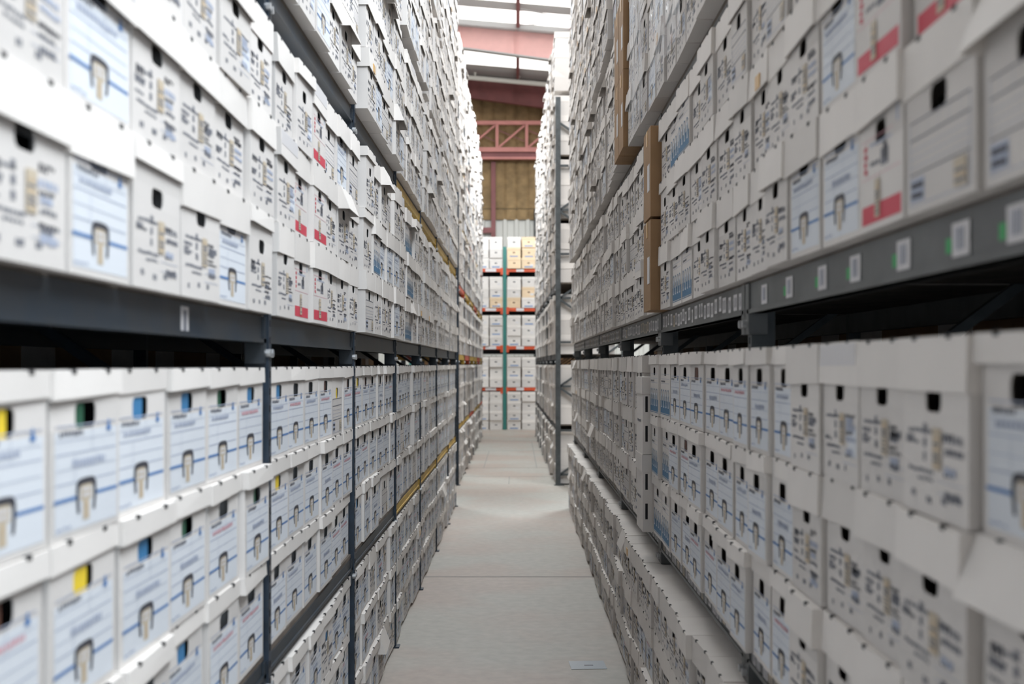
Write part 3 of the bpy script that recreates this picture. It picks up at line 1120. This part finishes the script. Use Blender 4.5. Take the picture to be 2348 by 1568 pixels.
# ------------------------------------------------------------------ pallet racks
def rack(name, label, side, posts, levels, xf, pm, beam_m, pw, proud, depth=1.0, slant=0.0, ztop=None, beam_back=0.02, labels=None, open_top=False):
    """one bank of racking: uprights, braces, beams and deck boards as parts.  xf = aisle face of the boxes"""
    sg = -1 if side == 'L' else 1
    root = empty(name, (sg * xf, posts[0], 0))
    tag(root, label, 'rack')
    y0 = posts[0]

    def px(y, off):
        return sg * (off - slant * (y - posts[0]))
    for k, y in enumerate(posts):
        zt = ztop(y) if ztop else 6.3
        for off, nm in ((proud, 'front'), (depth - 0.08, 'rear')):
            b = MB()
            x0, x1 = sorted((px(y, off), px(y, off) + sg * 0.07))
            b.box(x0, x1, y - y0 - pw / 2, y - y0 + pw / 2, 0, zt, pm)
            if nm == 'front':
                xs = x0 if sg > 0 else x1
                z = 0.06
                while z < min(zt, 4.0):
                    xa, xb = sorted((xs - sg * 0.0012, xs + sg * 0.002))
                    b.box(xa, xb, y - y0 - 0.008, y - y0 + 0.008, z, z + 0.02, 'slot_dark')
                    z += 0.05
                # foot plate
                xa, xb = sorted((px(y, off) - sg * 0.02, px(y, off) + sg * 0.12))
                b.box(xa, xb, y - y0 - pw / 2 - 0.02, y - y0 + pw / 2 + 0.02, 0.0, 0.008, pm)
            b.obj('upright', root)
        b = MB()
        z = 0.15
        up = True
        xa, xb = px(y, proud) + sg * 0.06, px(y, depth - 0.08)
        while z + 0.6 < zt:
            b.bar((xa, y - y0, z), (xb, y - y0, z), 0.03, 0.03, pm)
            b.bar((xa if up else xb, y - y0, z), (xb if up else xa, y - y0, z + 0.6), 0.03, 0.03, pm)
            up = not up
            z += 0.62
        if b.v:
            b.obj('brace', root)
    rl = random.Random(len(posts) * 7 + (1 if side == 'L' else 2))
    for k in range(len(posts) - 1):
        ya, yb_ = posts[k] - y0 + pw / 2, posts[k + 1] - y0 - pw / 2
        for lv, (nm, z0, pitch, rows, hk, bb, bt) in enumerate(levels):
            if bb is None or (ztop and bb > ztop(posts[k + 1])):
                continue
            bm = beam_m(k, lv)
            for off in (proud + beam_back, depth - 0.08):
                b = MB()
                xa, xb = px(posts[k], off), px(posts[k + 1], off)
                n = len(b.v)
                th = 0.045
                b.bar((xa + sg * th / 2, ya, (bb + bt) / 2), (xb + sg * th / 2, yb_, (bb + bt) / 2), th, bt - bb, bm)
                # stepped lip along the bottom edge and end connectors
                if off == proud + beam_back:
                    b.bar((xa + sg * (th / 2 - 0.006), ya, bb + 0.006), (xb + sg * (th / 2 - 0.006), yb_, bb + 0.006), th, 0.012, bm)
                    for yy in (ya, yb_):
                        xx0, xx1 = sorted((xa - sg * 0.006, xa + sg * 0.05))
                        b.box(xx0, xx1, yy - 0.03, yy + 0.03, bb - 0.06, bt, bm)
                        xx0, xx1 = sorted((xa - sg * 0.016, xa - sg * 0.006))
                        b.tube((xa - sg * 0.02, yy, bb - 0.03), (xa, yy, bb - 0.03), 0.012, 'steel_light', 8)
                    if labels and labels(k, lv):
                        y = ya + 0.06
                        while y < yb_ - 0.1:
                            wl = rl.uniform(0.035, 0.07)
                            zc = (bb + bt) / 2 + rl.uniform(-0.006, 0.01)
                            hl = min(0.05, (bt - bb) * 0.62)
                            x = xa - sg * 0.0008
                            lm = rl.choice(['label_paper'] * 4 + ['sticker_tan'])
                            pts = [(x, y, zc - hl / 2), (x, y + wl, zc - hl / 2), (x, y + wl, zc + hl / 2), (x, y, zc + hl / 2)]
                            b.poly(pts if sg < 0 else pts[::-1], lm)
                            x2 = xa - sg * 0.0014
                            for q in range(2):
                                yy = y + wl * (0.2 + 0.4 * q)
                                pts = [(x2, yy, zc - hl * 0.3), (x2, yy + wl * 0.15, zc - hl * 0.3), (x2, yy + wl * 0.15, zc + hl * 0.3), (x2, yy, zc + hl * 0.3)]
                                b.poly(pts if sg < 0 else pts[::-1], 'ink_grey')
                            y += wl + rl.uniform(0.01, 0.05)
                b.obj('beam', root)
            b = MB()
            xs = [px(posts[k], proud + beam_back + 0.002), px(posts[k + 1], proud + beam_back + 0.002)]
            xd = sg * (depth - 0.03)
            for z in (bt, z0 - 0.003):
                pass
            zt0, zt1 = bt + 0.0005, z0 - 0.002
            n = len(b.v)
            P = [(xs[0], ya), (xs[1], yb_), (xd, yb_), (xd, ya)]
            b.v += [(p[0], p[1], zt0) for p in P] + [(p[0], p[1], zt1) for p in P]
            for f in ((3, 2, 1, 0), (4, 5, 6, 7), (0, 1, 5, 4), (1, 2, 6, 5), (2, 3, 7, 6), (3, 0, 4, 7)):
                b.f.append(tuple(n + i for i in f))
                b.m.append('deck_board')
            b.obj('deck_board', root)
    return root


zt_n = lambda y: min(6.3, zmax_seen(y) + 0.45)
RL = rack('pallet_rack', 'dark blue steel pallet rack along the near left side of aisle', 'L', POST_L, LV_L, XL, 'post_blue',
          lambda k, lv: 'beam_yellow' if (k >= 4 and lv in (1, 3)) else 'beam_dark', 0.036, -0.010, ztop=zt_n, beam_back=0.013)
RR = rack('pallet_rack', 'grey steel pallet rack with paper labels along near right side', 'R', POST_R, LV_R, XR, 'post_grey',
          lambda k, lv: 'beam_grey', 0.05, 0.045, ztop=zt_n, beam_back=-0.008, labels=lambda k, lv: (k >= 2 and lv == 2) or lv == 1)
RL2 = rack('pallet_rack', 'tall blue rack beyond the cross aisle on left, starting at slim post', 'L', POST_L2, LV_L, X2['L'], 'post_blue',
           lambda k, lv: 'beam_yellow' if (lv + k) % 3 else 'beam_orange', 0.055, -0.005, ztop=lambda y: 5.4, beam_back=0.01)
RR2 = rack('pallet_rack', 'tall grey rack beyond the cross aisle on right, behind thick post', 'R', POST_L2, LV_L, X2['R'], 'post_grey',
           lambda k, lv: 'beam_dark', 0.09, -0.005, ztop=lambda y: 5.45, beam_back=0.01, slant=0.009)

# paper bin labels with green dots on the nearest right-hand beam, one label on the left one
beam_near_R = [c for c in RR.children if c.name.startswith('beam')]


def beam_at(root, y, z):
    best = None
    for c in root.children:
        if not c.name.startswith('beam'):
            continue
        vs = [v.co for v in c.data.vertices]
        ys, zs, xs = [v.y for v in vs], [v.z for v in vs], [abs(v.x) for v in vs]
        yy = y - root.location.y
        if min(ys) <= yy <= max(ys) and min(zs) - 0.07 <= z <= max(zs) + 0.01 and min(xs) < 0.3:
            best = c
    return best


sx_face = 0.045 - 0.008
for u in (1140, 1010, 880, 770, 695, 620, 563, 520):
    y = 0.675 * FPX / u
    c = beam_at(RR, y, 1.90)
    b = MB()
    yy = y - RR.location.y
    x = sx_face - 0.0015
    wl, z0, z1 = 0.036, 1.866, 1.919
    b.box(x - 0.0006, x, yy - wl, yy + wl, z0, z1, 'label_paper')
    xx = x - 0.001
    for q in range(4):
        a = yy - wl * 0.45 + q * wl * 0.28
        b.quad((xx, a + wl * 0.16, z0 + 0.010), (xx, a, z0 + 0.010), (xx, a, z1 - 0.008), (xx, a + wl * 0.16, z1 - 0.008), 'rule' if q % 2 else 'ink_grey')
    b.obj('bin_label', c)
    if u > 600:
        b = MB()
        b.box(x - 0.0006, x, yy + wl + 0.004, yy + wl + 0.026, z0 + 0.008, z0 + 0.032, 'dot_green')
        b.obj('green_dot', c)
c = beam_at(RL, 2.58, 1.80)
b = MB()
yy = 0.765 * FPX / 790 - RL.location.y
xl_ = -(0.004 - 0.001) + 0.0002
b.box(xl_, xl_ + 0.001, yy - 0.03, yy + 0.03, 1.765, 1.828, 'label_paper')
b.quad((xl_ + 0.0014, yy - 0.012, 1.772), (xl_ + 0.0014, yy + 0.012, 1.772), (xl_ + 0.0014, yy + 0.012, 1.82), (xl_ + 0.0014, yy - 0.012, 1.82), 'ink_grey')
b.obj('bin_label', c)

# ------------------------------------------------------------------ rack across the far end
FY = 31.0
er = empty('end_rack', (0, FY, 0))
tag(er, 'teal rack with orange beams standing across the far end', 'rack')
PX = [-2.75, -0.315, 2.12]
BZ = [1.10, 2.17, 3.16, 4.18]
for xs in PX:
    for yy in (0, 1.0):
        b = MB()
        b.box(xs - 0.045, xs + 0.045, yy, yy + 0.07, 0, 4.75, 'post_teal')
        b.obj('upright', er)
for k in range(2):
    for z in BZ:
        b = MB()
        b.box(PX[k] + 0.045, PX[k + 1] - 0.045, 0.0, 0.05, z - 0.085, z, 'beam_orange')
        b.box(PX[k] + 0.045, PX[k] + 0.11, -0.008, 0.0, z - 0.16, z + 0.02, 'beam_orange')
        b.box(PX[k + 1] - 0.11, PX[k + 1] - 0.045, -0.008, 0.0, z - 0.16, z + 0.02, 'beam_orange')
        b.box(PX[k] + 0.3, PX[k] + 0.5, -0.002, 0, z - 0.08, z - 0.005, 'label_paper')
        b.box(PX[k + 1] - 0.5, PX[k + 1] - 0.22, -0.002, 0, z - 0.08, z - 0.005, 'label_paper')
        b.obj('beam', er)
        b = MB()
        b.box(PX[k] + 0.045, PX[k + 1] - 0.045, 0.05, 1.05, z - 0.03, z - 0.005, 'deck_board')
        b.box(PX[k] + 0.045, PX[k + 1] - 0.045, 0.95, 1.05, z - 0.2, z - 0.03, 'beam_dark')
        b.obj('deck_board', er)
for k in range(2):  # added backing blocks that keep the gaps between the front boxes dark
    for z in BZ + [0.0]:
        b = MB()
        b.box(PX[k] + 0.08, PX[k + 1] - 0.08, 0.5, 1.0, z, z + 0.8, 'kraft')
        tag(b.obj('gap_filler', None, (0, FY, 0.001)), 'added brown block darkening the gaps behind the front boxes of the end rack', 'filler', 'added blocks at the back of the end rack')


def end_carton(w, h, loc, label, tan, rng):
    r = empty('storage_box', loc)
    tag(r, label, 'box', 'boxes on the end rack')
    m = 'kraft_pale' if tan else 'white_card'
    b = MB()
    b.box(-w / 2 + 0.004, w / 2 - 0.004, 0, 0.40, 0, h - 0.003, m)
    b.box(-0.03, 0.03, -0.0012, 0, h * 0.45, h * 0.56, 'ink_black' if not tan else 'file_brown')
    if rng.random() < 0.5:
        b.box(-w * 0.3, w * 0.3, -0.0012, 0, h * 0.1, h * 0.2, 'ink_blue')
    if rng.random() < 0.5:
        b.box(w * 0.1, w * 0.35, -0.0012, 0, h * 0.2, h * 0.4, 'label_paper')
    b.obj('body', r)
    b = MB()
    b.box(-w / 2, w / 2, -0.006, 0.406, h - 0.07, h - 0.001, 'kraft_pale' if tan else 'lid_card', skip='b')
    b.obj('lid', r)


rng = random.Random(3)
COLS = [('leftmost', -0.90, 0.36), ('left centre', -0.54, 0.345), ('right centre', -0.07, 0.365), ('rightmost', 0.31, 0.37)]
LEVN = ['floor', 'lowest orange beam', 'second orange beam', 'third orange beam', 'topmost orange beam']
for li, (zb, n, h) in enumerate(((0.0, 4, 0.246), (1.102, 3, 0.262), (2.172, 3, 0.265), (3.162, 3, 0.268), (4.182, 3, 0.272))):
    for ci, (cn, xc, w) in enumerate(COLS):
        for r in range(n):
            tan = (li == 4 and ((ci == 2 and r < 2) or ci == 3)) or (li == 3 and r == 0 and ci in (1, 2)) or (li == 3 and r == 1 and ci == 3)
            rn = {4: ['lowest', 'second', 'third', 'topmost'], 3: ['lowest', 'middle', 'topmost']}[n][r]
            if li == 0:
                lab = '%s %s box in %s column on floor under end rack' % (rn, 'tan' if tan else 'white', cn)
            else:
                lab = '%s %s box in %s column on %s of end rack' % (rn, 'tan' if tan else 'white', cn, LEVN[li])
            end_carton(w - 0.012, h, (xc + rng.uniform(-0.006, 0.006), FY - 0.01 + rng.uniform(-0.03, 0.03), zb + 0.002 + r * h), lab, tan, rng)

# ------------------------------------------------------------------ small things
b = MB()
b.box(-0.10, 0.10, -0.09, 0.09, 0.0, 0.002, 'tape_clear')
b.box(-0.02, 0.03, -0.02, 0.0, 0.002, 0.0025, 'ink_grey')
tag(b.obj('floor_sticker', None, (0.40, 6.75, 0.0005), (0, 0, 0.05)), 'shiny bluish sticker taped on the concrete aisle floor', 'sticker')
